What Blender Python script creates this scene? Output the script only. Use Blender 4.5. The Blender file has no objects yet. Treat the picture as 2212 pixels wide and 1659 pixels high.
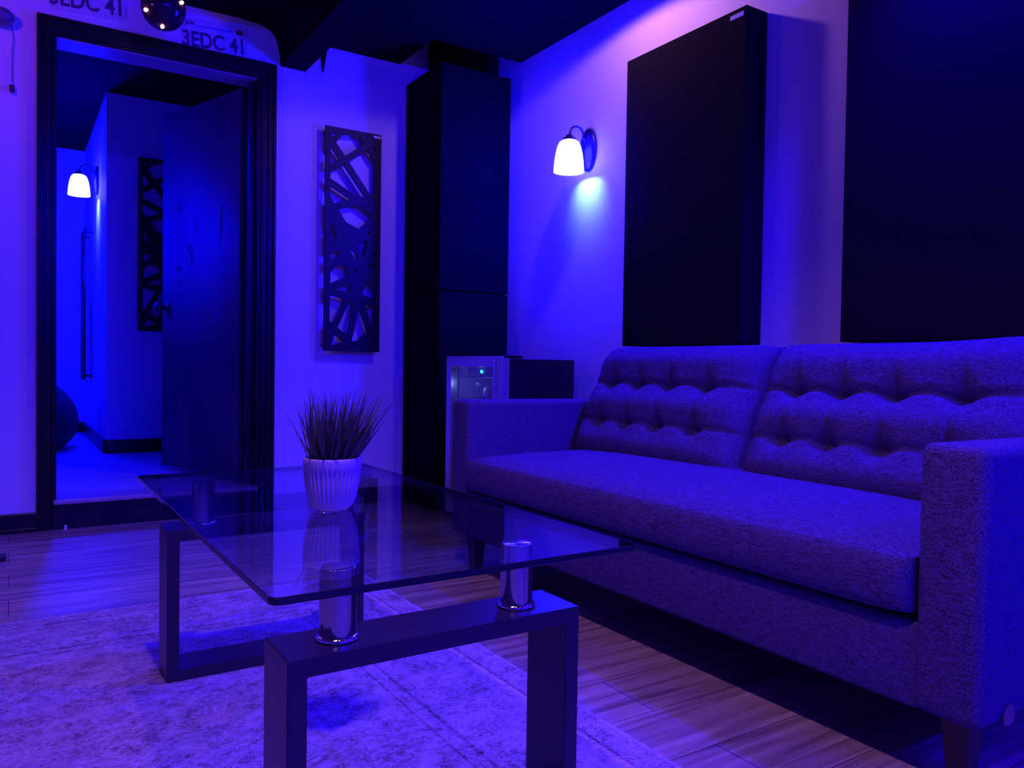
import bpy, bmesh, math, random
from mathutils import Vector, Matrix
random.seed(7)
S = bpy.context.scene
C = S.collection
PI = math.pi

# ------------------------------------------------------------------ camera
F_PX, YAW, PITCH, ROLL = 1686.0, 0.573132, -0.023467, 0.0151142
CAM = Vector((0, 0, 0.758))
cy, sy = math.cos(YAW), math.sin(YAW)
fw = Vector((sy*math.cos(PITCH), cy*math.cos(PITCH), math.sin(PITCH)))
r0 = Vector((cy, -sy, 0)); u0 = r0.cross(fw)
rt = r0*math.cos(ROLL) + u0*math.sin(ROLL)
up = -r0*math.sin(ROLL) + u0*math.cos(ROLL)
cd = bpy.data.cameras.new('camera'); cam = bpy.data.objects.new('camera', cd); C.objects.link(cam)
cam.matrix_world = Matrix(((rt.x, up.x, -fw.x, CAM.x), (rt.y, up.y, -fw.y, CAM.y), (rt.z, up.z, -fw.z, CAM.z), (0, 0, 0, 1)))
cd.sensor_width = 36; cd.sensor_fit = 'HORIZONTAL'; cd.lens = 36*F_PX/2212; cd.clip_start = 0.02
S.camera = cam

# ------------------------------------------------------------------ view + world + lights
S.view_settings.view_transform = 'Standard'; S.view_settings.look = 'None'
S.view_settings.gamma = 1; S.view_settings.exposure = 0; S.view_settings.use_curve_mapping = False
w = bpy.data.worlds.new('world'); S.world = w; w.use_nodes = True
w.node_tree.nodes['Background'].inputs[0].default_value = (0.02, 0.01, 1, 1)
w.node_tree.nodes['Background'].inputs[1].default_value = 0.0

def light(name, kind, loc, color, energy, size=0.05, aim=None, **kw):
    l = bpy.data.lights.new(name, kind); o = bpy.data.objects.new(name, l); C.objects.link(o)
    o.location = loc; l.color = color; l.energy = energy
    if kind == 'AREA':
        l.shape = 'RECTANGLE'; l.size, l.size_y = size
    else:
        l.shadow_soft_size = size
    for k, v in kw.items(): setattr(l, k, v)
    if aim is not None:
        o.rotation_euler = (Vector(aim)-Vector(loc)).to_track_quat('-Z', 'Y').to_euler()
    return o
# pinkish ceiling lamp close to the sofa wall
light('ceiling_lamp_pink', 'SPOT', (1.98, 2.52, 2.36), (0.50, 0.19, 0.50), 16, 0.03, aim=(1.98, 2.52, 0), spot_size=math.radians(166), spot_blend=0.15)
# warm downlight in the middle of the room
light('ceiling_lamp_warm', 'SPOT', (0.35, 0.9, 2.36), (0.80, 0.30, 0.9), 80, 0.05, aim=(0.35, 1.1, 0), spot_size=math.radians(122), spot_blend=0.7)
light('string_bulb_warm', 'POINT', (-0.30, 3.30, 2.2), (1.0, 0.15, 0.8), 3, 0.03)
# blue LED strip under the ceiling behind the camera
light('led_strip_blue', 'AREA', (1.1, -2.2, 2.3), (0.005, 0.0, 1.0), 165, (2.2, 0.1), aim=(1.3, 1.0, 0.3))
light('sofa_side_blue_fill', 'AREA', (1.60, -0.7, 2.32), (0.02, 0.0, 1.0), 55, (0.8, 0.1), aim=(2.05, 0.9, 0.4))  # added blue fill beside the sofa, for its near arm and seat
light('sofa_top_blue_fill', 'SPOT', (2.08, 1.15, 2.34), (0.01, 0.0, 1.0), 340, 0.03, aim=(1.6, .8, 0), spot_size=math.radians(125), spot_blend=0.8)  # unseen overhead light added to brighten the seat and sofa wall in blue
# next room: added unseen blue fill, then the hidden lamp on the door leaf
light('next_room_fill', 'AREA', (-0.5, 6.7, 2.4), (0.0, 0.0, 1.0), 50, (0.8, 1.0), aim=(-0.3, 6.0, 0))
light('next_room_spot', 'SPOT', (-0.1, 4.75, 1.62), (0.0, 0.0, 1.0), 240, 0.05, aim=(.86, 4.72, 1.38), spot_size=math.radians(64), spot_blend=1.0)

# ------------------------------------------------------------------ materials
def mat(name, col, rough=0.6, metal=0.0, spec=0.5, noise=None, bump=None, emit=None, **kw):
    m = bpy.data.materials.new(name); m.use_nodes = True
    nt = m.node_tree; b = nt.nodes['Principled BSDF']
    b.inputs['Base Color'].default_value = (*col, 1); b.inputs['Roughness'].default_value = rough
    b.inputs['Metallic'].default_value = metal; b.inputs['Specular IOR Level'].default_value = spec
    tc = nt.nodes.new('ShaderNodeTexCoord')
    if noise:      # (scale xyz, amount)
        mp = nt.nodes.new('ShaderNodeMapping'); mp.inputs['Scale'].default_value = noise[0]
        n = nt.nodes.new('ShaderNodeTexNoise'); n.inputs['Scale'].default_value = 1; n.inputs['Detail'].default_value = 6
        nt.links.new(tc.outputs['Object'], mp.inputs[0]); nt.links.new(mp.outputs[0], n.inputs['Vector'])
        rmp = nt.nodes.new('ShaderNodeValToRGB'); a = noise[1]
        rmp.color_ramp.elements[0].position = 0.3; rmp.color_ramp.elements[1].position = 0.7
        rmp.color_ramp.elements[0].color = (*[c*(1-a) for c in col], 1)
        rmp.color_ramp.elements[1].color = (*[min(1, c*(1+a)) for c in col], 1)
        nt.links.new(n.outputs['Fac'], rmp.inputs[0]); nt.links.new(rmp.outputs[0], b.inputs['Base Color'])
    if bump:       # (scale xyz, strength, distance)
        mp = nt.nodes.new('ShaderNodeMapping'); mp.inputs['Scale'].default_value = bump[0]
        n = nt.nodes.new('ShaderNodeTexNoise'); n.inputs['Scale'].default_value = 1; n.inputs['Detail'].default_value = 4
        bp = nt.nodes.new('ShaderNodeBump'); bp.inputs['Strength'].default_value = bump[1]; bp.inputs['Distance'].default_value = bump[2]
        nt.links.new(tc.outputs['Object'], mp.inputs[0]); nt.links.new(mp.outputs[0], n.inputs['Vector'])
        nt.links.new(n.outputs['Fac'], bp.inputs['Height']); nt.links.new(bp.outputs[0], b.inputs['Normal'])
    if emit:
        b.inputs['Emission Color'].default_value = (*emit[0], 1); b.inputs['Emission Strength'].default_value = emit[1]
    for k, v in kw.items(): b.inputs[k].default_value = v
    return m

M = {}
M['wall'] = mat('wall_paint', (0.78, 0.74, 0.76), 0.55, bump=((60, 60, 60), 0.08, 0.002))
M['ceiling'] = mat('ceiling_black', (0.0045, 0.0035, 0.005), 0.9, spec=0.08, bump=((20, 20, 20), 0.1, 0.01))
M['black_trim'] = mat('trim_black_gloss', (0.010, 0.009, 0.010), 0.3, spec=0.35, bump=((8, 8, 60), 0.05, 0.003))
M['panel'] = mat('acoustic_fabric', (0.014, 0.011, 0.010), 0.95, spec=0.1, bump=((900, 900, 900), 0.2, 0.001))
M['trap'] = mat('bass_trap_fabric', (0.003, 0.0025, 0.0035), 0.95, spec=0.1, bump=((900, 900, 900), 0.2, 0.001))
M['laminate'] = mat('table_laminate', (0.026, 0.018, 0.03), 0.3, bump=((30, 30, 30), 0.05, 0.001))
M['chrome'] = mat('chrome', (0.42, 0.40, 0.45), 0.08, 1.0)
M['ring'] = mat('chrome_ring', (0.9, 0.9, 0.9), 0.12, 1.0)
M['bronze'] = mat('dark_bronze', (0.05, 0.04, 0.05), 0.3, 0.7)
M['door'] = mat('door_paint', (0.06, 0.055, 0.065), 0.5, spec=0.25, noise=((3, 3, 2), 0.3))
M['scuff'] = mat('scuff', (0.01, 0.01, 0.012), 0.8)
M['sill'] = mat('sill_wood', (0.38, 0.3, 0.36), 0.35, noise=((2, 40, 40), 0.2))
M['next_floor'] = mat('next_floor', (0.5, 0.48, 0.5), 0.5, noise=((3, 3, 3), 0.15))
M['art'] = mat('lattice_black', (0.014, 0.011, 0.012), 0.5, spec=0.25)
M['steel'] = mat('cooler_steel', (0.55, 0.55, 0.6), 0.3, 0.6)
M['cool_black'] = mat('cooler_black', (0.015, 0.014, 0.018), 0.4)
M['cool_inner'] = mat('cooler_inner', (0.45, 0.45, 0.5), 0.5)
M['wire'] = mat('wire_chrome', (0.8, 0.8, 0.85), 0.2, 1.0)
M['pot'] = mat('pot_ceramic', (0.42, 0.37, 0.42), 0.5, spec=0.3)
M['soil'] = mat('soil', (0.02, 0.015, 0.01), 0.95)
M['leaf'] = mat('grass_blades', (0.10, 0.12, 0.05), 0.5, noise=((15, 15, 15), 0.4))
M['leg_wood'] = mat('sofa_leg_wood', (0.06, 0.035, 0.02), 0.4, noise=((30, 30, 5), 0.3))
M['bean'] = mat('bean_bag_fabric', (0.03, 0.03, 0.035), 0.7)
M['plate'] = mat('plate_white', (0.66, 0.62, 0.68), 0.35)
M['plate_text'] = mat('plate_text', (0.10, 0.06, 0.14), 0.4)
M['plate_blue'] = mat('plate_blue', (0.25, 0.3, 0.6), 0.4)
M['sticker'] = mat('sticker_red', (0.20, 0.02, 0.03), 0.4)
M['white_plastic'] = mat('white_plastic', (0.8, 0.8, 0.8), 0.4)
M['label'] = mat('label_silver', (0.6, 0.55, 0.65), 0.3)
M['tag'] = mat('tag_brown', (0.30, 0.17, 0.12), 0.5, noise=((60, 60, 60), 0.5))
M['cord'] = mat('cord_dark', (0.05, 0.03, 0.05), 0.5)
M['edge'] = mat('glass_edge', (0.01, 0.012, 0.02), 0.12)
M['shade'] = mat('lit_shade', (0.9, 0.9, 0.95), 0.4, emit=((0.0019, 0.0018, 1.0), 600))
M['bulb'] = mat('fairy_bulb', (1, 0.8, 0.5), 0.4, emit=((1.0, 0.62, 0.22), 30))
M['led'] = mat('led_cyan', (0.1, 0.8, 1), 0.4, emit=((0.05, 0.75, 1.0), 6))

def fabric():
    m = mat('sofa_fabric', (0.2, 0.17, 0.2), 0.9)
    nt = m.node_tree; b = nt.nodes['Principled BSDF']; L = nt.links.new
    tc = nt.nodes.new('ShaderNodeTexCoord')
    def n(sc, det=3):
        mp = nt.nodes.new('ShaderNodeMapping'); mp.inputs['Scale'].default_value = sc
        x = nt.nodes.new('ShaderNodeTexNoise'); x.inputs['Scale'].default_value = 1; x.inputs['Detail'].default_value = det
        L(tc.outputs['Object'], mp.inputs[0]); L(mp.outputs[0], x.inputs['Vector']); return x
    a = n((420, 420, 420), 2); c = n((650, 45, 650), 3); d = n((900, 500, 900), 1)
    a2 = nt.nodes.new('ShaderNodeMath'); a2.operation = 'ADD'; L(a.outputs['Fac'], a2.inputs[0]); L(c.outputs['Fac'], a2.inputs[1])
    a3 = nt.nodes.new('ShaderNodeMath'); a3.operation = 'ADD'; L(a2.outputs[0], a3.inputs[0]); L(d.outputs['Fac'], a3.inputs[1])
    mr = nt.nodes.new('ShaderNodeMapRange'); mr.inputs[1].default_value = 1.2; mr.inputs[2].default_value = 1.8
    L(a3.outputs[0], mr.inputs[0])
    rmp = nt.nodes.new('ShaderNodeValToRGB')
    rmp.color_ramp.elements[0].color = (0.016, 0.010, 0.03, 1); rmp.color_ramp.elements[1].color = (0.155, 0.095, 0.29, 1)
    L(mr.outputs[0], rmp.inputs[0]); L(rmp.outputs[0], b.inputs['Base Color'])
    bp = nt.nodes.new('ShaderNodeBump'); bp.inputs['Strength'].default_value = 0.5; bp.inputs['Distance'].default_value = 0.002
    L(mr.outputs[0], bp.inputs['Height']); L(bp.outputs[0], b.inputs['Normal'])
    b.inputs['Specular IOR Level'].default_value = 0.15
    return m
M['fabric'] = fabric()

def floor_mat():
    m = mat('wood_planks', (0.3, 0.2, 0.15), 0.42); nt = m.node_tree; b = nt.nodes['Principled BSDF']; L = nt.links.new
    tc = nt.nodes.new('ShaderNodeTexCoord')
    br = nt.nodes.new('ShaderNodeTexBrick'); br.inputs['Scale'].default_value = 1
    br.inputs['Brick Width'].default_value = 1.2; br.inputs['Row Height'].default_value = 0.18
    br.inputs['Mortar Size'].default_value = 0.0012; br.offset = 0.37
    br.inputs['Color1'].default_value = (0.43, 0.40, 0.24, 1); br.inputs['Color2'].default_value = (0.30, 0.28, 0.17, 1)
    br.inputs['Mortar'].default_value = (0.05, 0.03, 0.03, 1)
    L(tc.outputs['Object'], br.inputs['Vector'])
    mp = nt.nodes.new('ShaderNodeMapping'); mp.inputs['Scale'].default_value = (2.2, 34, 1)
    n = nt.nodes.new('ShaderNodeTexNoise'); n.inputs['Scale'].default_value = 1; n.inputs['Detail'].default_value = 8; n.inputs['Distortion'].default_value = 0.6
    L(tc.outputs['Object'], mp.inputs[0]); L(mp.outputs[0], n.inputs['Vector'])
    rmp = nt.nodes.new('ShaderNodeValToRGB'); rmp.color_ramp.elements[0].position = 0.35; rmp.color_ramp.elements[1].position = 0.68
    rmp.color_ramp.elements[0].color = (0.5, 0.48, 0.5, 1); rmp.color_ramp.elements[1].color = (1.35, 1.3, 1.3, 1)
    L(n.outputs['Fac'], rmp.inputs[0])
    mx = nt.nodes.new('ShaderNodeMix'); mx.data_type = 'RGBA'; mx.blend_type = 'MULTIPLY'; mx.inputs[0].default_value = 1
    L(br.outputs['Color'], mx.inputs[6]); L(rmp.outputs[0], mx.inputs[7]); L(mx.outputs[2], b.inputs['Base Color'])
    bp = nt.nodes.new('ShaderNodeBump'); bp.inputs['Strength'].default_value = 0.15; bp.inputs['Distance'].default_value = 0.002
    L(n.outputs['Fac'], bp.inputs['Height']); L(bp.outputs[0], b.inputs['Normal'])
    return m
M['floor'] = floor_mat()

RUG_X1, RUG_Y1 = 1.067, 2.615
def rug_mat():
    m = mat('rug_weave', (0.5, 0.45, 0.5), 0.95); nt = m.node_tree; b = nt.nodes['Principled BSDF']; L = nt.links.new
    tc = nt.nodes.new('ShaderNodeTexCoord')
    def noise(sc, det, dist=0.0, rough=0.6):
        mp = nt.nodes.new('ShaderNodeMapping'); mp.inputs['Scale'].default_value = sc
        x = nt.nodes.new('ShaderNodeTexNoise'); x.inputs['Scale'].default_value = 1; x.inputs['Detail'].default_value = det
        x.inputs['Distortion'].default_value = dist; x.inputs['Roughness'].default_value = rough
        L(tc.outputs['Object'], mp.inputs[0]); L(mp.outputs[0], x.inputs['Vector']); return x
    def math_(op, a, b_=None, c=None):
        x = nt.nodes.new('ShaderNodeMath'); x.operation = op
        for i, v in enumerate((a, b_, c)):
            if v is None: continue
            if hasattr(v, 'links'): L(v, x.inputs[i])
            else: x.inputs[i].default_value = v
        return x.outputs[0]
    big = noise((9, 11, 1), 6, 1.5, 0.7); mid = noise((24, 34, 1), 8, 1.5, 0.8); fine = noise((90, 170, 1), 4, 0.4, 0.8)
    # dark squiggles where mid noise crosses .5
    sq = math_('ABSOLUTE', math_('SUBTRACT', mid.outputs['Fac'], 0.5))
    line = math_('SUBTRACT', 1.0, math_('SMOOTH_MIN', math_('MULTIPLY', sq, 28.0), 1.0, 0.2))
    wear = nt.nodes.new('ShaderNodeMapRange'); wear.inputs[1].default_value = 0.42; wear.inputs[2].default_value = 0.56
    L(noise((13, 16, 1), 6, 0.8, 0.75).outputs['Fac'], wear.inputs[0])
    dark = math_('MULTIPLY', line, wear.outputs[0])
    blotch = nt.nodes.new('ShaderNodeMapRange'); blotch.inputs[1].default_value = 0.45; blotch.inputs[2].default_value = 0.62
    L(big.outputs['Fac'], blotch.inputs[0])
    sp = nt.nodes.new('ShaderNodeSeparateXYZ'); L(tc.outputs['Object'], sp.inputs[0])
    dx = math_('SUBTRACT', RUG_X1, sp.outputs[0]); dy = math_('SUBTRACT', RUG_Y1, sp.outputs[1])
    dd = math_('MINIMUM', dx, dy)          # distance from the border
    def band(c, wd):
        return math_('LESS_THAN', math_('ABSOLUTE', math_('SUBTRACT', dd, c)), wd)
    bands = math_('MAXIMUM', math_('MAXIMUM', band(0.075, 0.004), band(0.30, 0.005)), band(0.335, 0.003))
    lightb = math_('MAXIMUM', band(0.006, 0.006), band(0.085, 0.005))
    v = math_('ADD', 0.56, math_('MULTIPLY', blotch.outputs[0], -0.16))
    v = math_('SUBTRACT', v, math_('MULTIPLY', dark, 0.5))
    v = math_('SUBTRACT', v, math_('MULTIPLY', bands, 0.16))
    v = math_('ADD', v, math_('MULTIPLY', lightb, 0.14))
    v = math_('ADD', v, math_('MULTIPLY', math_('SUBTRACT', fine.outputs['Fac'], 0.5), 0.9))
    cmb = nt.nodes.new('ShaderNodeValToRGB'); L(v, cmb.inputs[0])
    cmb.color_ramp.elements[0].color = (0.015, 0.012, 0.015, 1); cmb.color_ramp.elements[0].position = 0.05
    cmb.color_ramp.elements[1].color = (0.74, 0.60, 0.70, 1); cmb.color_ramp.elements[1].position = 0.85
    L(cmb.outputs[0], b.inputs['Base Color'])
    bp = nt.nodes.new('ShaderNodeBump'); bp.inputs['Strength'].default_value = 0.4; bp.inputs['Distance'].default_value = 0.002
    L(fine.outputs['Fac'], bp.inputs['Height']); L(bp.outputs[0], b.inputs['Normal'])
    return m
M['rug'] = rug_mat()

def clear_glass(name, tint=(0.93, 0.95, 1.0), ior=1.68):
    m = bpy.data.materials.new(name); m.use_nodes = True; nt = m.node_tree; nt.nodes.clear(); L = nt.links.new
    out = nt.nodes.new('ShaderNodeOutputMaterial'); mx = nt.nodes.new('ShaderNodeMixShader')
    tr = nt.nodes.new('ShaderNodeBsdfTransparent'); tr.inputs[0].default_value = (*tint, 1)
    gl = nt.nodes.new('ShaderNodeBsdfGlossy'); gl.inputs['Roughness'].default_value = 0.0
    fr = nt.nodes.new('ShaderNodeFresnel'); ge = nt.nodes.new('ShaderNodeNewGeometry')
    mr = nt.nodes.new('ShaderNodeMapRange'); mr.inputs[3].default_value = ior; mr.inputs[4].default_value = 1/ior
    L(ge.outputs['Backfacing'], mr.inputs[0]); L(mr.outputs[0], fr.inputs['IOR'])
    L(fr.outputs[0], mx.inputs[0]); L(tr.outputs[0], mx.inputs[1]); L(gl.outputs[0], mx.inputs[2]); L(mx.outputs[0], out.inputs[0])
    return m
M['glass'] = clear_glass('table_glass')
M['pane'] = clear_glass('cooler_glass', (0.75, 0.77, 0.8))

M['cap'] = mat('radial_polished_cap', (0.85, 0.80, 0.74), 0.18, 1.0)

# ------------------------------------------------------------------ helpers
def obj(name, bm, m, parent=None, smooth=False, loc=None, rot=None):
    me = bpy.data.meshes.new(name); bm.normal_update(); bm.to_mesh(me); bm.free()
    for x in (m if isinstance(m, (list, tuple)) else [m]): me.materials.append(x)
    if smooth:
        for p in me.polygons: p.use_smooth = True
    o = bpy.data.objects.new(name, me); C.objects.link(o)
    if parent: o.parent = parent
    if loc is not None: o.location = loc
    if rot is not None: o.rotation_euler = rot
    return o
def tag(o, label=None, cat=None, group=None, kind=None):
    if label: o['label'] = label
    if cat: o['category'] = cat
    if group: o['group'] = group
    if kind: o['kind'] = kind
    return o
def thing(name, label, cat, loc=(0, 0, 0), rot=(0, 0, 0), group=None):
    o = bpy.data.objects.new(name, None); C.objects.link(o); o.location = loc; o.rotation_euler = rot
    o.empty_display_size = 0.1
    return tag(o, label, cat, group)
def copy_tree(o, parent=None):
    c = o.copy(); C.objects.link(c); c.parent = parent
    for ch in list(o.children): copy_tree(ch, c)
    return c
def box(bm, x0, x1, y0, y1, z0, z1, bev=0.0, seg=2):
    r = bmesh.ops.create_cube(bm, size=1)
    for v in r['verts']:
        v.co = Vector((x0+(v.co.x+.5)*(x1-x0), y0+(v.co.y+.5)*(y1-y0), z0+(v.co.z+.5)*(z1-z0)))
    if bev > 0:
        es = list({e for v in r['verts'] for e in v.link_edges})
        bmesh.ops.bevel(bm, geom=es, offset=bev, segments=seg, affect='EDGES', profile=0.5, clamp_overlap=True)
    return bm
def bx(*a, **k):
    return box(bmesh.new(), *a, **k)
def lathe(bm, prof, n=32, c=(0, 0, 0), close_top=False, close_bot=False, rfun=None):
    rings = []
    for (r, z) in prof:
        rings.append([bm.verts.new((c[0]+(rfun(r, z, 2*PI*i/n) if rfun else r)*math.cos(2*PI*i/n),
                                    c[1]+(rfun(r, z, 2*PI*i/n) if rfun else r)*math.sin(2*PI*i/n), c[2]+z)) for i in range(n)])
    for a, b in zip(rings, rings[1:]):
        for i in range(n): bm.faces.new((a[i], a[(i+1) % n], b[(i+1) % n], b[i]))
    if close_top: bm.faces.new(rings[-1])
    if close_bot: bm.faces.new(list(reversed(rings[0])))
    return bm
def tube(bm, pts, r, n=8, caps=True):
    pts = [Vector(p) for p in pts]; rings = []
    rs = r if isinstance(r, (list, tuple)) else [r]*len(pts)
    ref = None
    for i, p in enumerate(pts):
        t = (pts[min(i+1, len(pts)-1)]-pts[max(i-1, 0)]).normalized()
        if ref is None:
            ref = t.orthogonal().normalized()
        ref = (ref - t*ref.dot(t)).normalized(); bi = t.cross(ref)
        rings.append([bm.verts.new(p+(ref*math.cos(2*PI*k/n)+bi*math.sin(2*PI*k/n))*rs[i]) for k in range(n)])
    for a, b in zip(rings, rings[1:]):
        for k in range(n): bm.faces.new((a[k], a[(k+1) % n], b[(k+1) % n], b[k]))
    if caps: bm.faces.new(list(reversed(rings[0]))); bm.faces.new(rings[-1])
    return bm
def prism(bm, poly, a0, a1, axis='Y'):
    def P(u, v, t):
        return (u, t, v) if axis == 'Y' else ((t, u, v) if axis == 'X' else (u, v, t))
    A = [bm.verts.new(P(u, v, a0)) for u, v in poly]; B = [bm.verts.new(P(u, v, a1)) for u, v in poly]
    n = len(poly); bm.faces.new(A); bm.faces.new(list(reversed(B)))
    for i in range(n): bm.faces.new((A[i], B[i], B[(i+1) % n], A[(i+1) % n]))
    bmesh.ops.recalc_face_normals(bm, faces=bm.faces[:])
    return bm
def struct(name, bm, m, **k):
    return tag(obj(name, bm, m, **k), kind='structure')
def text_bm(txt, size, depth, sx=1.0, off=0.0):
    cu = bpy.data.curves.new('t', 'FONT'); cu.body = txt; cu.size = size; cu.extrude = depth; cu.align_x = 'CENTER'; cu.align_y = 'CENTER'; cu.offset = off
    o = bpy.data.objects.new('t', cu); C.objects.link(o)
    me = bpy.data.meshes.new_from_object(o.evaluated_get(bpy.context.evaluated_depsgraph_get()))
    bm = bmesh.new(); bm.from_mesh(me); bpy.data.objects.remove(o); bpy.data.curves.remove(cu); bpy.data.meshes.remove(me)
    for v in bm.verts: v.co.x *= sx
    return bm

# ------------------------------------------------------------------ room
SW = 2.35      # sofa wall
DW = 4.0       # door wall
CZ = 2.41
XL, YB = -2.3, -2.6
struct('floor', bx(XL, SW, YB, DW, -0.1, 0), M['floor'])
OX0, OX1, OZ0, OZ1 = 0.172, 1.05, 0.134, 2.17
bm = bmesh.new()
box(bm, XL-.1, OX0, DW, DW+.13, 0, 2.6); box(bm, OX1, SW+.1, DW, DW+.13, 0, 2.6)
box(bm, OX0, OX1, DW, DW+.13, OZ1, 2.6); box(bm, OX0, OX1, DW, DW+.13, -0.1, 0.0)
struct('wall_back', bm, M['wall'])
struct('wall_right', bx(SW, SW+.1, YB-.1, DW, 0, 2.6), M['wall'])
struct('wall_left', bx(XL-.1, XL, YB-.1, DW, 0, 2.6), M['wall'])
struct('wall_front', bx(XL-.1, SW+.1, YB-.1, YB, 0, 2.6), M['wall'])
bm = bmesh.new()
box(bm, XL, SW, YB, 3.60, CZ, CZ+.05); box(bm, 1.26, 1.815, 3.60, DW, CZ, CZ+.05); box(bm, XL, SW, YB, DW, 2.6, 2.65); box(bm, 1.99, SW, 3.83, DW, 2.32, 2.6)
struct('ceiling', bm, M['ceiling'])
# duct with a rounded inner corner, wrapped in black
struct('trim_1', prism(bmesh.new(), [(1.158, 2.256), (1.152, 2.31), (1.142, 2.365), (1.125, 2.40), (1.10, 2.425), (1.06, 2.44), (0.95, 2.446), (0.3, 2.44), (0.3, 2.6), (1.286, 2.6), (1.286, 2.256)], 2.2, DW), M['ceiling'])
struct('trim_4', prism(bmesh.new(), [(1.36, 2.41), (1.40, 2.41), (1.378, 2.27)], DW-.012, DW), M['ceiling'])
# baseboards
bm = bmesh.new()
box(bm, XL, 0.10, DW-.018, DW, 0, .083, .004); box(bm, 1.135, 1.85, DW-.018, DW, 0, .083, .004)
box(bm, XL, 0.10, DW-.03, DW-.018, 0, .02, .003)
struct('baseboard_back', bm, M['black_trim'])
struct('baseboard_right', bx(SW-.018, SW, YB, 2.5, 0, .083, bev=.004), M['black_trim'])

# door surround: stepped moulding of casing, jambs, black riser and sill
bm = bmesh.new()
CX0, CX1, CZT = 0.103, 1.133, 2.248
def casing_profile_v(x0, x1, flip):
    wdt = x1-x0
    steps = [(0, .16, .030), (.16, .34, .020), (.34, .46, .026), (.46, .72, .016), (.72, .84, .022), (.84, 1.0, .013)]
    for a, b_, d in steps:
        if flip: a, b_ = 1-b_, 1-a
        box(bm, x0+a*wdt, x0+b_*wdt, DW-d, DW, 0, CZT if True else 0, .002, 1)
casing_profile_v(CX0, OX0+.004, False); casing_profile_v(OX1-.004, CX1, True)
hh = CZT-OZ1
for a, b_, d in [(0, .16, .0302), (.16, .34, .0202), (.34, .46, .0262), (.46, .72, .0162), (.72, .84, .0222), (.84, 1.0, .0132)]:
    box(bm, CX0+a*(OX0-CX0), CX1-a*(CX1-OX1), DW-d, DW, CZT-b_*hh-.0005, CZT-a*hh+.0003, .002, 1)
struct('trim_2', bm, M['black_trim'])
bm = bmesh.new()
box(bm, OX0-.012, OX0+.006, DW-.002, DW+.15, OZ0, OZ1); box(bm, OX1-.006, OX1+.012, DW-.002, DW+.15, OZ0, OZ1)
box(bm, OX1-.03, OX1-.006, DW+.05, DW+.09, OZ0, OZ1)
struct('trim_3', bm, M['black_trim'])
struct('trim_5', bx(OX0, OX1, DW+.001, DW+.15, OZ1-.004, OZ1+.012), M['sill'])
struct('trim_6', bx(OX0-.004, OX1+.004, DW-.014, DW+.15, 0.001, OZ0-.022), M['black_trim'])
struct('trim_7', bx(OX0-.006, OX1+.004, DW-.035, DW+.16, OZ0-.022, OZ0, bev=.006), M['sill'])
tag(obj('door_stop', lathe(bmesh.new(), [(.006, 0), (.006, .016), (.004, .02)], 12, close_top=True, close_bot=True), M['white_plastic'], loc=(.213, DW-.026, .0)), 'tiny white peg on the floor against the black door step', 'door stop')

# next room
NF = 0.134
struct('floor_next', bx(-2.0, 3.0, DW+.13, 9, NF-.1, NF-.002), M['next_floor'])
Y2, X2, Y3, NC = 5.853, 0.546, 7.62, 2.53
bm = bmesh.new(); box(bm, X2, 3.0, Y2, Y3, NF, NC)
struct('wall_next_front', bm, M['wall'])
struct('wall_next_far', bx(-2.0, X2, Y3, Y3+.1, NF, NC+.1), M['wall'])
struct('wall_next_left', bx(-2.1, -2.0, DW+.13, Y3+.1, NF, NC+.1), M['wall'])
struct('wall_next_right', bx(2.2, 2.3, DW+.13, Y2, NF, NC+.1), M['wall'])
struct('ceiling_next', bx(-2.1, 3.0, DW+.13, Y3+.1, NC, NC+.08), M['ceiling'])
struct('baseboard_next', box(box(bmesh.new(), X2-.015, 2.2, Y2-.018, Y2, NF, NF+.085, .004), X2-.018, X2, Y2-.018, Y3, NF, NF+.085, .004), M['black_trim'])
struct('baseboard_far', bx(-2.0, X2, Y3-.018, Y3, NF, NF+.085, bev=.004), M['black_trim'])
tag(obj('ceiling_fitting', lathe(bmesh.new(), [(.001, 0), (.05, 0), (.055, .012), (.055, .03)], 24), M['cool_black'], loc=(.40, 5.0, NC-.03)), 'small round black fitting on the dark ceiling beyond the doorway', 'ceiling fitting')  # dark recessed ceiling fixture, like a sprinkler

# door leaf, swung into the next room
hinge = Vector((1.035, DW+.155, 0)); free = Vector((.783, 4.90, 0)); dv = (free-hinge); LW = dv.length
ang = math.atan2(dv.y, dv.x)
leaf = obj('door_1', bx(0, LW, -.0, .04, NF+.02, 2.155, bev=.003), M['door'], loc=hinge, rot=(0, 0, ang)); tag(leaf, 'dark door leaf swung open into the next room', kind='structure')
bm = bmesh.new()
lathe(bm, [(.001, 0), (.03, 0), (.03, .006), (.012, .01), (.012, .035), (.026, .045), (.03, .06), (.022, .075), (.001, .08)], 20)
kn = obj('door_handle', bm, M['bronze'], leaf, smooth=True, loc=(LW-.065, .04, 1.06), rot=(-PI/2, 0, 0))
bm = bmesh.new()
for (u, z, wd, h) in [(.60, 1.62, .03, .05), (.42, 1.50, .012, .07), (.17, 1.5, .014, .12), (.47, 1.34, .018, .09), (.60, 1.27, .05, .03), (.30, 1.0, .02, .02), (.50, 1.38, .01, .05), (.60, 1.2, .02, .04), (.35, .86, .03, .015), (.18, 1.42, .008, .06)]:
    n = 9; vs = [bm.verts.new((u+wd*.9*math.cos(2*PI*i/n)*random.uniform(.4, 1.1), .0405, z+h*.8*math.sin(2*PI*i/n)*random.uniform(.5, 1.1))) for i in range(n)]
    f = bm.faces.new(vs)
r = bmesh.ops.extrude_face_region(bm, geom=bm.faces[:])
for v in [g for g in r['geom'] if isinstance(g, bmesh.types.BMVert)]: v.co.y += .0008
obj('scuff_mark', bm, M['scuff'], leaf)

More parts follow.
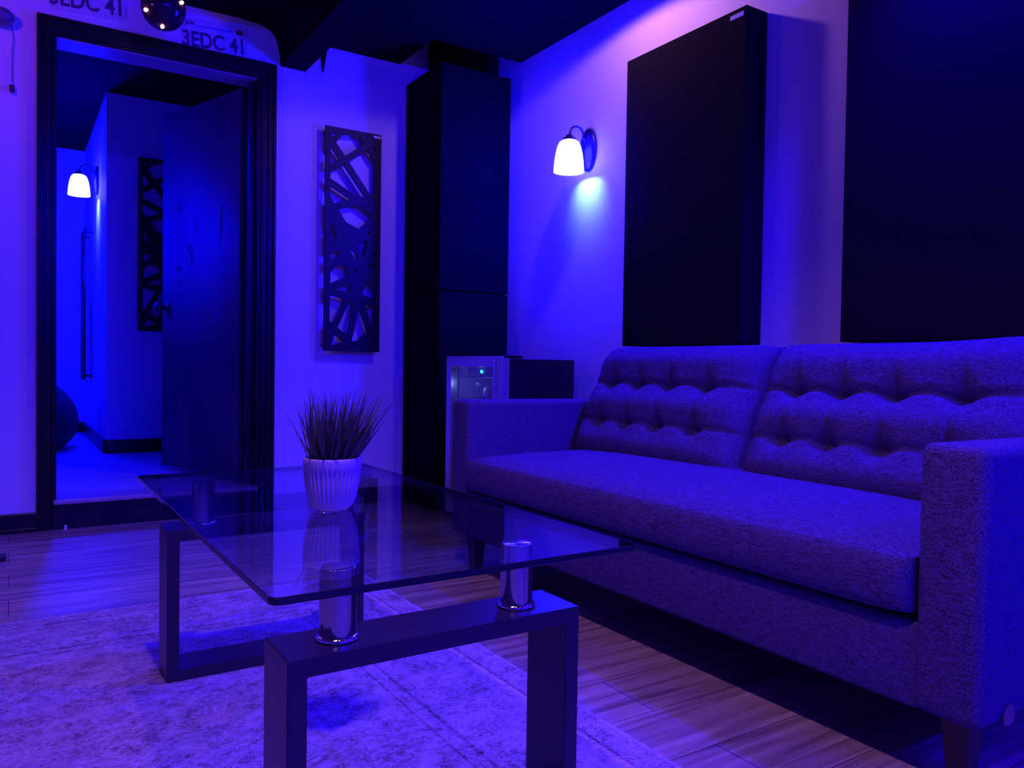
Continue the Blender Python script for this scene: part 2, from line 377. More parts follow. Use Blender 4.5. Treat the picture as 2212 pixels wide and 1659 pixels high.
# ------------------------------------------------------------------ rug
tag(obj('area_rug', bx(-1.5, RUG_X1, -1.0, RUG_Y1, 0.0, .008, bev=.003), M['rug']), 'pale distressed area rug with faded pattern under the glass coffee table', 'rug')

# ------------------------------------------------------------------ acoustic panels and traps
def acoustic_panel(y0, y1, z0, z1, xf, label, badge):
    t = thing('acoustic_panel', label, 'acoustic panel', (SW-.001, (y0+y1)/2, z0), group='black acoustic panels on the sofa wall')
    hw = (y1-y0)/2
    obj('panel_body', bx(xf-SW, 0, -hw, hw, 0, z1-z0, bev=.004), M['panel'], t)
    if badge: obj('badge', bx(xf-SW-.002, xf-SW, -hw+.012, -hw+.075, z1-z0-.035, z1-z0-.018, bev=.0008), M['label'], t, )
    return t
acoustic_panel(1.94, 2.588, .85, 2.072, 2.235, 'black acoustic panel with a small badge at its top corner, right of the lit lamp', True)
acoustic_panel(.87, 1.533, .85, 2.072, 2.235, 'black acoustic panel running out of frame at right above the sofa', False)
def trap(z0, z1, label):
    tag(obj('bass_trap', bx(1.85, 2.27, 3.57, 3.985, z0, z1, bev=.006), M['trap']), label, 'bass trap', 'square bass traps stacked in the corner')
trap(0.0, 1.138, 'lower fabric bass trap standing on the floor behind the cooler')
trap(1.142, 2.30, 'upper fabric bass trap, stacked on the lower one in the corner')

# ------------------------------------------------------------------ lattice art
HOLES = [
 [(280,117),(375,122),(402,172),(292,247),(240,165)], [(210,195),(258,268),(210,302)], [(315,282),(420,208),(472,290),(472,475),(440,480)],
 [(210,350),(285,305),(405,490),(375,500),(210,385)], [(210,432),(325,512),(232,537),(210,490)], [(258,575),(370,545),(460,610),(375,692),(300,650)],
 [(450,190),(472,190),(472,225)], [(422,530),(440,545),(430,546)], [(215,665),(228,670),(250,750),(238,745),(215,700)], [(278,695),(298,745),(285,735)],
 [(430,705),(443,705),(438,725),(428,722)], [(372,795),(415,758),(428,770),(408,865)], [(215,783),(228,797),(216,804)], [(305,790),(318,780),(308,800)],
 [(215,850),(240,828),(270,838),(235,885),(215,885)], [(325,825),(345,825),(365,870),(352,868)], [(472,830),(460,860),(472,862)],
 [(440,912),(472,908),(470,922),(445,928)], [(345,940),(355,938),(370,962),(358,965)], [(215,965),(245,920),(300,922),(322,978),(215,1027)],
 [(238,1065),(335,1025),(320,1083)], [(420,1015),(472,1065),(472,1128),(400,1095)], [(465,968),(473,975),(472,995)],
 [(213,1100),(295,1128),(230,1275),(213,1265)], [(258,1300),(325,1138),(350,1140),(310,1345)], [(383,1182),(430,1325),(375,1380),(340,1385)],
 [(420,1160),(472,1170),(472,1298),(458,1295)], [(218,1410),(245,1345),(298,1388)], [(415,1412),(455,1405),(455,1416)],
 [(216,117),(222,107),(233,106),(239,117),(233,128),(222,128)]]
AW, AH = .31, 1.165
def art_uv(x, y):
    # crop pixels to local panel coordinates (the photograph's panel is slightly foreshortened)
    u = (x-180)/325.0
    top = 62+u*53; bot = 1445+u*5
    return (u*AW-AW/2, (1-(y-top)/(bot-top))*AH)
def lattice_mesh(depth):
    cu = bpy.data.curves.new('lat', 'CURVE'); cu.dimensions = '2D'; cu.fill_mode = 'BOTH'; cu.extrude = depth/2
    def poly(pts):
        s = cu.splines.new('POLY'); s.points.add(len(pts)-1); s.use_cyclic_u = True
        for p, q in zip(s.points, pts): p.co = (q[0], q[1], 0, 1)
    poly([(-AW/2, 0), (AW/2, 0), (AW/2, AH), (-AW/2, AH)])
    for h in HOLES: poly([art_uv(*p) for p in h])
    o = bpy.data.objects.new('lat', cu); C.objects.link(o)
    me = bpy.data.meshes.new_from_object(o.evaluated_get(bpy.context.evaluated_depsgraph_get()))
    bm = bmesh.new(); bm.from_mesh(me); bpy.data.objects.remove(o); bpy.data.curves.remove(cu); bpy.data.meshes.remove(me)
    # curve lies in XY: stand it up, facing -Y
    for v in bm.verts: v.co = Vector((v.co.x, v.co.z, v.co.y))
    bmesh.ops.recalc_face_normals(bm, faces=bm.faces[:])
    return bm
def make_art(label):
    t = thing('lattice_wall_panel', label, 'wall art', group='black lattice wall panels')
    obj('lattice', lattice_mesh(.012), M['art'], t, loc=(0, -.054, 0))
    for sx in (-1, 1):
        for z in (.03, AH-.03):
            obj('standoff', lathe(bmesh.new(), [(.006, 0), (.006, .048)], 12), M['art'], t, loc=(sx*(AW/2-.012), 0, z), rot=(PI/2, 0, 0))
    obj('badge', bx(AW/2-.045, AW/2-.004, -.0615, -.060, AH-.022, AH-.010), M['label'], t)
    return t
art = make_art('black lattice wall panel on the wall between the doorway and the bass traps')
art.location = (1.53, DW, .82)
art2 = copy_tree(art); art2.location = (.886, Y2, .955); art2['label'] = 'black lattice wall panel seen through the doorway, half hidden by the open door'
art3 = copy_tree(art); art3.location = (X2, 6.98, .60); art3.rotation_euler = (0, 0, -PI/2); art3['label'] = 'lattice wall panel seen edge-on below the far lamp in the next room'

# ------------------------------------------------------------------ wall lamps
def make_lamp(label):
    # wall plane at x=0, the lamp sticks out to -x
    t = thing('wall_lamp', label, 'wall lamp', group='wall lamps with bell shades')
    bm = bmesh.new(); n = 40; rings = []
    for s, d in [(1.0, 0), (1.0, .010), (.93, .018), (.6, .026), (.25, .030), (.02, .031)]:
        rings.append([bm.verts.new((-d, .058*s*math.cos(2*PI*i/n), .103*s*math.sin(2*PI*i/n))) for i in range(n)])
    for a, b_ in zip(rings, rings[1:]):
        for i in range(n): bm.faces.new((a[i], b_[i], b_[(i+1) % n], a[(i+1) % n]))
    bm.faces.new(rings[0])
    bmesh.ops.recalc_face_normals(bm, faces=bm.faces[:])
    obj('back_plate', bm, M['bronze'], t, smooth=True)
    pts = [(-.025, 0, .03)]
    for i in range(13):
        a = PI*i/12; pts.append((-.078+.040*math.cos(a), 0, .060+.040*math.sin(a)))
    pts += [(-.120, 0, .045)]
    obj('gooseneck_arm', tube(bmesh.new(), pts, .0055, 10), M['bronze'], t, smooth=True)
    obj('collar', lathe(bmesh.new(), [(.001, .052), (.014, .052), (.018, .044), (.030, .036), (.036, .026), (.037, .018), (.001, .018)], 28, c=(-.122, 0, 0)), M['bronze'], t, smooth=True)
    prof = [(.034, .026), (.046, .018), (.056, -.002), (.064, -.035), (.069, -.070), (.0715, -.100), (.073, -.122),
            (.069, -.122), (.067, -.098), (.064, -.070), (.058, -.035), (.050, -.004), (.038, .012), (.005, .018)]
    obj('bell_shade', lathe(bmesh.new(), prof, 40, c=(-.122, 0, 0)), M['shade'], t, smooth=True)
    b_ = bmesh.new(); bmesh.ops.create_uvsphere(b_, u_segments=16, v_segments=10, radius=.016)
    obj('bulb', b_, M['white_plastic'], t, smooth=True, loc=(-.122, 0, -.03))
    return t
lamp = make_lamp('lit white bell-shaped wall lamp left of the tall black panel')
lamp.location = (SW, 2.985, 1.80)
lamp2 = copy_tree(lamp); lamp2.location = (X2, 6.40, 2.05); lamp2['label'] = 'lit bell-shaped wall lamp seen through the doorway in the next room'
# the bulbs' own light, shining down out of the open shades
light('wall_lamp_bulb', 'SPOT', (SW-.122, 2.985, 1.70), (0.35, 0.85, 1.0), 3.2, 0.012, aim=(SW, 2.985, 1.61), spot_size=math.radians(95), spot_blend=1.0)
light('next_lamp_bulb', 'SPOT', (X2-.122, 6.40, 1.95), (0.35, 0.85, 1.0), 3.2, 0.012, aim=(X2, 6.40, 1.86), spot_size=math.radians(95), spot_blend=1.0)

# ------------------------------------------------------------------ licence plates
def plate(x, z, rot, label):
    t = thing('license_plate', label, 'license plate', (x, DW-.001, z), (0, rot, 0), 'license plates above the doorway')
    PW, PH = .305, .150
    bm = bx(-PW/2, PW/2, -.002, 0, -PH/2, PH/2)
    vert = [e for e in bm.edges if abs(e.verts[0].co.y-e.verts[1].co.y) > .001]
    bmesh.ops.bevel(bm, geom=vert, offset=.012, segments=4, affect='EDGES')
    obj('plate_sheet', bm, M['plate'], t)
    bm = bmesh.new()
    for s in (1, -1):
        box(bm, -PW/2+.010, PW/2-.010, -.0034, -.002, s*(PH/2-.006)-.001, s*(PH/2-.006)+.001)
        box(bm, s*(PW/2-.006)-.001, s*(PW/2-.006)+.001, -.0034, -.002, -PH/2+.010, PH/2-.010)
    obj('rim', bm, M['plate'], t)
    obj('serial_text', text_bm('3EDC 41', .100, .0008, .80, .0022), M['plate_text'], t, loc=(-.005, -.003, -.022), rot=(PI/2, 0, 0))
    obj('month_text', text_bm('JAN', .024, .0005, .9, .0006), M['plate_text'], t, loc=(-.115, -.003, .054), rot=(PI/2, 0, 0))
    obj('blue_line', bx(-.085, .085, -.0026, -.002, .040, .050), M['plate_blue'], t)
    obj('sticker', bx(.100, .132, -.0028, -.002, .036, .058), M['sticker'], t)
    return t
plate(.300, 2.368, -.05, 'license plate reading 3EDC 41 above the left of the doorway, cut by the frame edge')
plate(.842, 2.318, -.06, 'license plate reading 3EDC 41 with dark red sticker, right of the glass globe')

# ------------------------------------------------------------------ globe lamp with fairy bulbs + plugged fixture
gd = None
def ray_pt(px, py, Y):
    d = rt*(px-1106)/F_PX - up*(py-829.5)/F_PX + fw
    t_ = (Y-CAM.y)/d.y
    return CAM + d*t_
gc = ray_pt(353, 18, 3.72)
t = thing('globe_lamp', 'smoky glass globe with tiny warm bulbs hanging above the doorway', 'pendant lamp', gc)
bm = bmesh.new(); bmesh.ops.create_uvsphere(bm, u_segments=32, v_segments=20, radius=.092)
obj('glass_globe', bm, mat('smoky_glass', (0.03, 0.008, 0.03), 0.12, spec=0.35), t, smooth=True)
obj('cap', lathe(bmesh.new(), [(.03, .086), (.03, .11), (.012, .125)], 20, close_top=True), M['bronze'], t)
obj('cord', tube(bmesh.new(), [(0, 0, .12), (0, 0, 2.44-gc.z)], .003, 6), M['cord'], t)
for k, (px, py) in enumerate([(336, 35), (356, 58), (404, 11)]):
    d = (rt*(px-353)/F_PX - up*(py-18)/F_PX)*4.2
    off = d.copy(); off_max = .0925; d = d if d.length < off_max else d.normalized()*off_max; off = d.copy(); rr = .096; h2 = max(rr*rr-off.length_squared, 0)
    off = off - fw*math.sqrt(h2)
    b_ = bmesh.new(); bmesh.ops.create_icosphere(b_, subdivisions=2, radius=.0075)
    obj('fairy_bulb', b_, M['bulb'], t, smooth=True, loc=off)
p0 = ray_pt(2, 30, 3.93)
t = thing('wall_socket_lamp', 'round dark lamp on the wall at the left edge with a hanging pull cord', 'lamp', (p0.x, DW, p0.z))
bm = bmesh.new(); bmesh.ops.create_uvsphere(bm, u_segments=24, v_segments=14, radius=.05)
for v in bm.verts: v.co.z *= .72
obj('lamp_body', bm, mat('lamp_body_blue', (0.12, 0.1, 0.2), 0.35), t, smooth=True, loc=(0, -.045, 0))
cp = []
for (px, py) in [(14, 38), (24, 52), (29, 80), (27, 110), (26, 140), (26, 178)]:
    q = ray_pt(px, py, DW-.012); cp.append(q-Vector((p0.x, DW, p0.z)))
obj('pull_cord', tube(bmesh.new(), cp, .0016, 6), M['cord'], t)
q = ray_pt(26, 191, DW-.012)-Vector((p0.x, DW, p0.z))
obj('cord_end', bx(q.x-.009, q.x+.009, q.y-.008, q.y+.006, q.z-.016, q.z+.016, bev=.003), M['cord'], t)
tag(obj('dark_clip', bx(-.07, -.008, 3.45, 3.50, 0, .02, bev=.003), M['cool_black']), 'small dark block on the wooden floor at the left frame edge', 'floor object')

# ------------------------------------------------------------------ bean bag in the next room
bm = bmesh.new(); bmesh.ops.create_uvsphere(bm, u_segments=32, v_segments=20, radius=1)
for v in bm.verts:
    z = v.co.z; k = 1+.06*math.sin(5*math.atan2(v.co.y, v.co.x))
    v.co.x *= .36*k*(1-.12*z); v.co.y *= .36*k*(1-.12*z); v.co.z = max(z*.30, -.22)+.22
tag(obj('bean_bag', bm, M['bean'], smooth=True, loc=(.05, 6.30, NF)), 'black rounded bean bag on the next room floor behind the door frame', 'bean bag')

# ------------------------------------------------------------------ beverage cooler
t = thing('beverage_cooler', 'small black drinks cooler with steel framed glass door between sofa and bass trap', 'cooler', (1.82, 3.165, 0))
FX0, FX1, FY0, FY1, FZ = 1.82, 2.22, 2.905, 3.42, .80
X = lambda v: v-1.82
Yl = lambda v: v-3.165
bm = bmesh.new(); T = .035
box(bm, X(1.865), X(FX1), Yl(FY0), Yl(FY0)+T, .03, FZ-.012, .003); box(bm, X(1.865), X(FX1), Yl(FY1)-T, Yl(FY1), .03, FZ-.012, .003)
box(bm, X(1.865), X(FX1), Yl(FY0)+T, Yl(FY1)-T, FZ-.012-T, FZ-.012); box(bm, X(1.865), X(FX1), Yl(FY0)+T, Yl(FY1)-T, .03, .03+.08)
box(bm, X(FX1)-.03, X(FX1), Yl(FY0)+T, Yl(FY1)-T, .11, FZ-.012-T)
obj('cabinet_body', bm, M['cool_black'], t)
bm = bmesh.new()
box(bm, .05, X(FX1)-.03, Yl(FY0)+T, Yl(FY0)+T+.004, .11, FZ-.047); box(bm, .05, X(FX1)-.03, Yl(FY1)-T-.004, Yl(FY1)-T, .11, FZ-.047)
box(bm, X(FX1)-.036, X(FX1)-.03, Yl(FY0)+T, Yl(FY1)-T, .11, FZ-.047); box(bm, .05, X(FX1)-.03, Yl(FY0)+T, Yl(FY1)-T, FZ-.051, FZ-.047)
obj('liner', bm, M['cool_inner'], t)
df = bmesh.new(); a0, a1 = Yl(FY0), Yl(FY1); Z0, Z1 = .035, FZ
box(df, 0, .042, a0, a0+.055, Z0, Z1, .003); box(df, 0, .042, a1-.045, a1, Z0, Z1, .003)
box(df, 0, .042, a0+.055, a1-.045, Z1-.05, Z1, .003); box(df, 0, .042, a0+.055, a1-.045, Z0, Z0+.06, .003)
dr = obj('door', df, M['steel'], t)
obj('glass_pane', bx(.015, .022, a0+.05, a1-.04, Z0+.055, Z1-.045), M['pane'], dr)
bm = bmesh.new()
box(bm, -.012, 0, a0+.048, a0+.058, Z0+.03, Z1-.02, .003)
obj('door_grip', bm, M['steel'], dr)
obj('hinge_plate', bx(.01, .11, a0, a0+.05, FZ-.010, FZ+.004, bev=.002), M['cool_black'], t)
for z in (.27, .42, .595, .70):
    bm = bmesh.new()
    for i in range(11):
        y = a0+.05+i*(a1-a0-.1)/10
        tube(bm, [(.06, y, z), (X(FX1)-.04, y, z)], .0016, 6)
    tube(bm, [(.06, a0+.045, z), (.06, a1-.045, z)], .003, 6); tube(bm, [(X(FX1)-.045, a0+.045, z), (X(FX1)-.045, a1-.045, z)], .003, 6)
    obj('wire_shelf', bm, M['wire'], t)
obj('control_panel', bx(.055, .16, a0+.06, a1-.12, FZ-.085, FZ-.051, bev=.002), M['cool_inner'], t)
obj('status_light', bx(.051, .055, a0+.255, a0+.272, FZ-.078, FZ-.066, bev=.001), M['led'], t)
for (x, y) in [(.06, a0+.03), (.06, a1-.03), (X(FX1)-.03, a0+.03), (X(FX1)-.03, a1-.03)]:
    obj('foot', lathe(bmesh.new(), [(.015, 0), (.015, .035)], 12, c=(x, y, 0), close_top=True, close_bot=True), M['cool_black'], t)
# unseen light added just inside the cooler door to brighten the can
light('cooler_fill', 'POINT', (1.885, 3.25, .665), (0.30, 0.36, 1.0), 0.16, 0.01)
cn = thing('drink_can', 'white rounded can lying on a shelf inside the drinks cooler', 'can', (1.895, 3.165, .6285), (0, 0, 0))
obj('can_body', lathe(bmesh.new(), [(.024, 0), (.031, .008), (.031, .100), (.025, .112)], 24, close_bot=True), M['white_plastic'], cn, smooth=True, loc=(0, 0, 0), rot=(0, PI/2, 0))
obj('can_lid', lathe(bmesh.new(), [(.001, .110), (.022, .110), (.025, .113), (.026, .110)], 24), M['wire'], cn, loc=(0, 0, 0), rot=(0, PI/2, 0))

# ------------------------------------------------------------------ coffee table
TX0, TX1, TY0, TY1, TZ = .260, .838, .922, 2.075, .478
t = thing('coffee_table', 'glass-topped coffee table with dark loop frames and chrome posts on the rug', 'coffee table', (.549, 1.5, .008))
ox, oy, oz = -.549, -1.5, -.008
bm = bmesh.new()
def rrect(x0, x1, y0, y1, r, n=6):
    P = []
    for cx_, cy_, a in ((x1-r, y1-r, 0), (x0+r, y1-r, PI/2), (x0+r, y0+r, PI), (x1-r, y0+r, 1.5*PI)):
        for i in range(n+1): P.append((cx_+r*math.cos(a+PI/2*i/n), cy_+r*math.sin(a+PI/2*i/n)))
    return P
P = rrect(TX0, TX1, TY0, TY1, .012); n = len(P)
lv = []
for z, ins in ((TZ-.010, .0015), (TZ-.0085, 0), (TZ-.0015, 0), (TZ, .0015)):
    Q = rrect(TX0+ins, TX1-ins, TY0+ins, TY1-ins, .012)
    lv.append([bm.verts.new((x+ox, y+oy, z+oz)) for x, y in Q])
bm.faces.new(list(reversed(lv[0]))); bm.faces.new(lv[-1])
for a, b_ in zip(lv, lv[1:]):
    for i in range(n):
        f = bm.faces.new((a[i], a[(i+1) % n], b_[(i+1) % n], b_[i])); f.material_index = 1
bmesh.ops.recalc_face_normals(bm, faces=bm.faces[:])
obj('glass_top', bm, [M['glass'], M['edge']], t)
FH = .363
def loop_frame(y0, y1):
    x0, x1, th = .308, .792, .0275
    th2 = .026
    bm = bmesh.new()
    o_ = [(x0, .008), (x1, .008), (x1, FH), (x0, FH)]; i_ = [(x0+th, .008+th2), (x1-th, .008+th2), (x1-th, FH-th2), (x0+th, FH-th2)]
    V = {}
    for nm, pts in (('o', o_), ('i', i_)):
        for s, y in ((0, y0), (1, y1)):
            V[nm, s] = [bm.verts.new((x+ox, y+oy, z+oz)) for x, z in pts]
    for k in range(4):
        l = (k+1) % 4
        bm.faces.new((V['o', 0][k], V['o', 0][l], V['i', 0][l], V['i', 0][k]))
        bm.faces.new((V['o', 1][k], V['o', 1][l], V['i', 1][l], V['i', 1][k]))
        bm.faces.new((V['o', 0][k], V['o', 0][l], V['o', 1][l], V['o', 1][k]))
        bm.faces.new((V['i', 0][k], V['i', 0][l], V['i', 1][l], V['i', 1][k]))
    bmesh.ops.recalc_face_normals(bm, faces=bm.faces[:])
    bmesh.ops.bevel(bm, geom=bm.edges[:], offset=.0012, segments=2, affect='EDGES')
    return obj('loop_frame', bm, M['laminate'], t)
loop_frame(1.012, 1.122); loop_frame(1.936, 2.046)
def post(x, y):
    p = obj('chrome_post', lathe(bmesh.new(), [(.0265, FH), (.0265, TZ-.0115)], 40, c=(x+ox, y+oy, oz)), M['chrome'], t, smooth=True)
    bm = bmesh.new()
    lathe(bm, [(.0265, FH+.001), (.0305, FH+.001), (.0315, FH+.003), (.0300, FH+.0055), (.0280, FH+.007), (.0265, FH+.0075)], 60, c=(x+ox, y+oy, oz),
          rfun=lambda r, z, a: r*(1+.035*math.sin(20*a)) if r > .0275 else r)
    obj('base_ring', bm, M['ring'], p, smooth=True)
    bm = bmesh.new(); NN, R_ = 288, .0258; rings = []
    for k in range(7):
        q = .02+.98*k/6
        rings.append([bm.verts.new((q*R_*math.cos(2*PI*i/NN), q*R_*math.sin(2*PI*i/NN), .0005+.0004*q*math.sin(20*2*PI*i/NN))) for i in range(NN)])
    rings.append([bm.verts.new((R_*math.cos(2*PI*i/NN), R_*math.sin(2*PI*i/NN), .0002)) for i in range(NN)])
    for a, b_ in zip(rings, rings[1:]):
        for i in range(NN): bm.faces.new((a[i], b_[i], b_[(i+1) % NN], a[(i+1) % NN]))
    bm.faces.new(rings[0])
    obj('end_cap', bm, M['cap'], p, smooth=True, loc=(x+ox, y+oy, TZ+oz-.0118))
for x in (.397, .703):
    for y in (1.067, 1.991): post(x, y)

# ------------------------------------------------------------------ potted grass
px_, py_ = .519, 1.432
t = thing('potted_plant', 'ribbed pale pot of long dark grass blades standing on the glass table', 'potted plant', (px_, py_, TZ+.0012))
def rib(r, z, a):
    k = 0
    if .008 < z < .080: k = min(1, (z-.008)/.010, (.080-z)/.004)
    return .965*r*(1-.075*k*(0.5-0.5*math.cos(36*a))**.8)
prof = [(.030, 0), (.036, .004), (.0415, .012), (.0475, .026), (.0515, .042), (.0540, .058), (.0550, .074), (.0552, .0795), (.0556, .082), (.0560, .092), (.0560, .097), (.0545, .100), (.0525, .100), (.0510, .096), (.050, .085)]
obj('pot', lathe(bmesh.new(), prof, 288, close_bot=True, rfun=rib), M['pot'], t, smooth=True)
obj('soil', lathe(bmesh.new(), [(.0515, .086), (.03, .089), (.001, .09)], 32), M['soil'], t)
bm = bmesh.new()
def blade(b0, tip, bend, wid):
    n = 9; side = Vector((-(tip-b0).y, (tip-b0).x, 0))
    if side.length < 1e-4: side = Vector((1, 0, 0))
    side = (side.normalized() + Vector((random.uniform(-.8, .8), random.uniform(-.8, .8), 0))).normalized()
    L_, R_, U_ = [], [], []
    for i in range(n+1):
        s = i/n; p = b0.lerp(tip, s) + bend*math.sin(PI*s)
        wd = wid*(1-s**1.8)*.5*(0.75+.6*math.sin(PI*min(s*1.6, 1)))+.00025
        L_.append(bm.verts.new(p-side*wd)); R_.append(bm.verts.new(p+side*wd)); 
        nrm = (tip-b0).cross(side).normalized(); U_.append(bm.verts.new(p+nrm*wd*.35))
    for i in range(n):
        bm.faces.new((L_[i], U_[i], U_[i+1], L_[i+1])); bm.faces.new((U_[i], R_[i], R_[i+1], U_[i+1])); bm.faces.new((R_[i], L_[i], L_[i+1], R_[i+1]))
Rr = r0.copy()     # picture-right on the table: the tuft leans to that side
Dd = Vector((sy, cy, 0))
for i in range(330):
    a = random.uniform(0, 2*PI); q = math.sqrt(random.random())*.040
    b0 = Vector((q*math.cos(a), q*math.sin(a), .088))
    u_ = b0.dot(Rr)/.042; v_ = b0.dot(Dd)/.042
    hh_ = random.uniform(.07, .145)
    tip = b0 + Rr*(u_*.044+.016+random.gauss(0, .012)) + Dd*(v_*.03+random.gauss(0, .012)) + Vector((0, 0, hh_))
    blade(b0, tip, Rr*random.uniform(-.006, .006)+Dd*random.uniform(-.006, .006), random.uniform(.0030, .0060))
for (du, hz, bd) in [(-.128, .118, .030), (-.095, .135, .018), (-.110, .070, .022), (-.055, .145, .004), (.105, .135, -.012), (.112, .115, -.014), (.095, .12, -.01), (-.04, .15, 0), (-.02, .155, 0), (.015, .152, 0)]:
    b0 = Rr*(du*.33)+Vector((0, 0, .088)); tip = Rr*du+Vector((0, 0, .088+hz))+Dd*random.uniform(-.02, .02)
    blade(b0, tip, Vector((0, 0, abs(bd)))+Rr*0, .0045)
obj('grass_blades', bm, M['leaf'], t)

# ------------------------------------------------------------------ sofa
SX0, SX1, SY0, SY1 = 1.385, 2.25, .665, 2.555
t = thing('sofa', 'grey woven two-seat sofa with button-tufted back cushions against the panelled wall', 'sofa', (1.82, 1.61, 0))
qx, qy = -1.82, -1.61
def sub(bm, cuts):
    bmesh.ops.subdivide_edges(bm, edges=bm.edges[:], cuts=cuts, use_grid_fill=True)
AWd = .122
for y0, y1 in ((SY0, SY0+AWd), (SY1-AWd, SY1)):
    bm = bmesh.new(); box(bm, SX0+qx, SX1+qx, y0+qy, y1+qy, .140, .625, .022, 5)
    for v in bm.verts:      # slight bulge of the padding on the top
        v.co.z += .006*math.exp(-((v.co.x-(SX0+qx))/.2)**2) if v.co.z > .55 else 0
    obj('arm', bm, M['fabric'], t, smooth=True)
bm = bmesh.new(); box(bm, SX0+.006+qx, SX1-.02+qx, SY0+AWd+qy-.01, SY1-AWd+qy+.01, .140, .300, .012, 3)
obj('base', bm, M['fabric'], t, smooth=True)
bm = bmesh.new(); box(bm, 2.10+qx, SX1+qx, SY0+AWd+qy-.005, SY1-AWd+qy+.005, .29, .74, .025, 3)
obj('back_frame', bm, M['fabric'], t, smooth=True)
# long seat cushion
bm = bmesh.new(); CY0, CY1, CX0_, CX1_ = SY0+AWd+.002, SY1-AWd-.002, SX0-.012, 2.11
box(bm, CX0_+qx, CX1_+qx, CY0+qy, CY1+qy, .300, .436); sub(bm, 23)
cxm, hx = (CX0_+CX1_)/2+qx, (CX1_-CX0_)/2; cym, hy = (CY0+CY1)/2+qy, (CY1-CY0)/2
for v in bm.verts:
    u = (v.co.x-cxm)/hx; y_ = (v.co.y-cym)/hy; z = (v.co.z-.3685)/.0665
    cr = max(0, (abs(u)-.86)/.14); crn = cr**2
    cy_ = max(0, (abs(y_)-.93)/.07)**2
    e = min(1.0, crn+cy_*.9)
    zz = z
    v.co.z = .3685 + .0665*z*(1-.22*e*abs(z)) + (.022*(1-u*u)*(1-y_**4) if z > 0 else 0)*abs(z)
    if z > -.99 or True:
        v.co.x += (.014 if u < 0 else -.0)*(-1)*(1-z*z)*(abs(u) > .99)
bmesh.ops.recalc_face_normals(bm, faces=bm.faces[:])
sc = obj('seat_cushion', bm, M['fabric'], t, smooth=True)
md = sc.modifiers.new('s', 'SUBSURF'); md.levels = 2; md.render_levels = 2
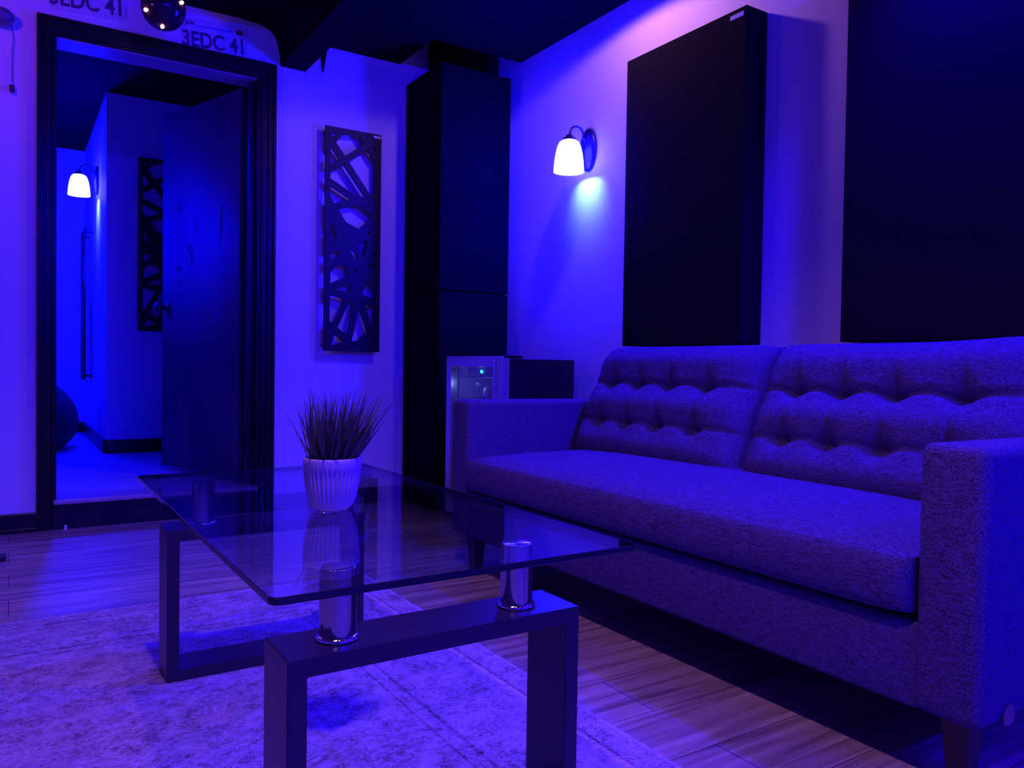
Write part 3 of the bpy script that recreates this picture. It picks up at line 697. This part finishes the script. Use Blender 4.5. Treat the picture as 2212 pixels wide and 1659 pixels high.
# tufted back cushions
def tufted(yc, wid, lift=0.0):
    H, TH = .475, .17; NU, NV = 110, 70
    bm = bmesh.new()
    bu = [-.50, -.08, .30, .66]; rv = [.615, .30]
    def front(u, v):        # u -1..1, v 0..1 -> thickness
        eu = 1-abs(u)**7; ev = 1-abs(2*v-1)**6
        h = TH*.5*(max(eu, 0)**.5)*(max(ev, 0)**.5)
        d = 0
        for k, r_ in enumerate(rv):
            # scalloped crease line sagging to each button
            sag = 0
            for b_ in bu: sag = max(sag, math.exp(-((u-b_)/.11)**2))
            line = r_ + .022*(1-sag)*(1 if k == 0 else .6)
            dv_ = (v-line)
            d += (.020+.014*sag)*math.exp(-abs(dv_/.018)**1.5)*(1 if k == 0 else .75)
            for b_ in bu:
                d += .030*math.exp(-(((u-b_)*wid/2)/.035)**2-((v-r_)*H/.030)**2)
                # pleats rising from each button
                hgt = .14 if k == 0 else .30
                if r_ < v < r_+hgt+.05:
                    s = (v-r_)/(hgt+.05); d += (.016*(1-s))*math.exp(-(((u-b_)*wid/2)/.009)**2)
        d -= .018*math.exp(-((v-.46)/.10)**2)+.016*math.exp(-((v-.82)/.10)**2)+.010*math.exp(-((v-.12)/.10)**2)
        edge = max(eu, 0)**.8*max(ev, 0)**.8
        return h-d*edge
    gridF, gridB = [], []
    for j in range(NV+1):
        v = j/NV; rowF, rowB = [], []
        for i in range(NU+1):
            u = -1+2*i/NU
            pinch = 1-.02*math.cos(PI*u/2)*(abs(2*v-1)**6)
            y = yc + u*wid/2*(1-.012*(1-abs(2*v-1)**4)*0)
            hv = H*(v-.5)*pinch + H*.5 + lift*v*v*max(0, -u-.1)**1.5
            rowF.append(Vector((-front(u, v), y, hv)))
            eb = max(1-abs(u)**7, 0)**.5*max(1-abs(2*v-1)**6, 0)**.5
            rowB.append(Vector((TH*.42*eb, y, hv)))
        gridF.append(rowF); gridB.append(rowB)
    al = math.radians(25)
    def T(p):
        x = p.x*math.cos(al)+p.z*math.sin(al); z = -p.x*math.sin(al)*-1*-1+p.z*math.cos(al)
        return Vector((x+1.870+qx, p.y+qy, z+.400))
    VF = [[bm.verts.new(T(p)) for p in r_] for r_ in gridF]; VB = [[bm.verts.new(T(p)) for p in r_] for r_ in gridB]
    for j in range(NV):
        for i in range(NU):
            bm.faces.new((VF[j][i], VF[j][i+1], VF[j+1][i+1], VF[j+1][i])); bm.faces.new((VB[j][i], VB[j+1][i], VB[j+1][i+1], VB[j][i+1]))
    bmesh.ops.remove_doubles(bm, verts=bm.verts[:], dist=.0004)
    bmesh.ops.recalc_face_normals(bm, faces=bm.faces[:])
    o = obj('back_cushion', bm, M['fabric'], t, smooth=True)
    for r_ in rv:
        for b_ in bu:
            bb = bmesh.new(); bmesh.ops.create_uvsphere(bb, u_segments=14, v_segments=8, radius=.010)
            for q_ in bb.verts: q_.co.x *= .4
            p = T(Vector((-front(b_, r_)-.001, yc+b_*wid/2, H*r_)))
            obj('button', bb, M['fabric'], o, smooth=True, loc=p, rot=(0, al, 0))
    return o
ym = (SY0+SY1)/2
tufted((ym+SY1-AWd)/2, (SY1-AWd-ym)-.004); tufted((ym+SY0+AWd)/2-.002, (ym-SY0-AWd)-.004, .026)
def leg(x, y, dx, dy):
    bm = bmesh.new()
    tp = [(-.028, -.028), (.028, -.028), (.028, .028), (-.028, .028)]
    A = [bm.verts.new((x+a+qx, y+b_+qy, .142)) for a, b_ in tp]; B = [bm.verts.new((x+a*.6+dx+qx, y+b_*.6+dy+qy, 0)) for a, b_ in tp]
    bm.faces.new(A); bm.faces.new(list(reversed(B)))
    for i in range(4): bm.faces.new((A[i], B[i], B[(i+1) % 4], A[(i+1) % 4]))
    bmesh.ops.recalc_face_normals(bm, faces=bm.faces[:]); bmesh.ops.bevel(bm, geom=bm.edges[:], offset=.002, segments=1, affect='EDGES')
    obj('leg', bm, M['leg_wood'], t)
leg(1.465, .735, 0, 0); leg(1.445, 2.465, 0, 0); leg(2.17, .79, 0, 0); leg(2.17, 2.43, 0, 0)
tg = obj('round_tag', lathe(bmesh.new(), [(.001, .0), (.019, .0), (.019, -.003), (.001, -.003)], 28), M['tag'], t, loc=(1.475+qx, SY0-.0045+qy, .158), rot=(PI/2, 0, 0))
tag(tg, 'brownish round disc low on the sofa arm')
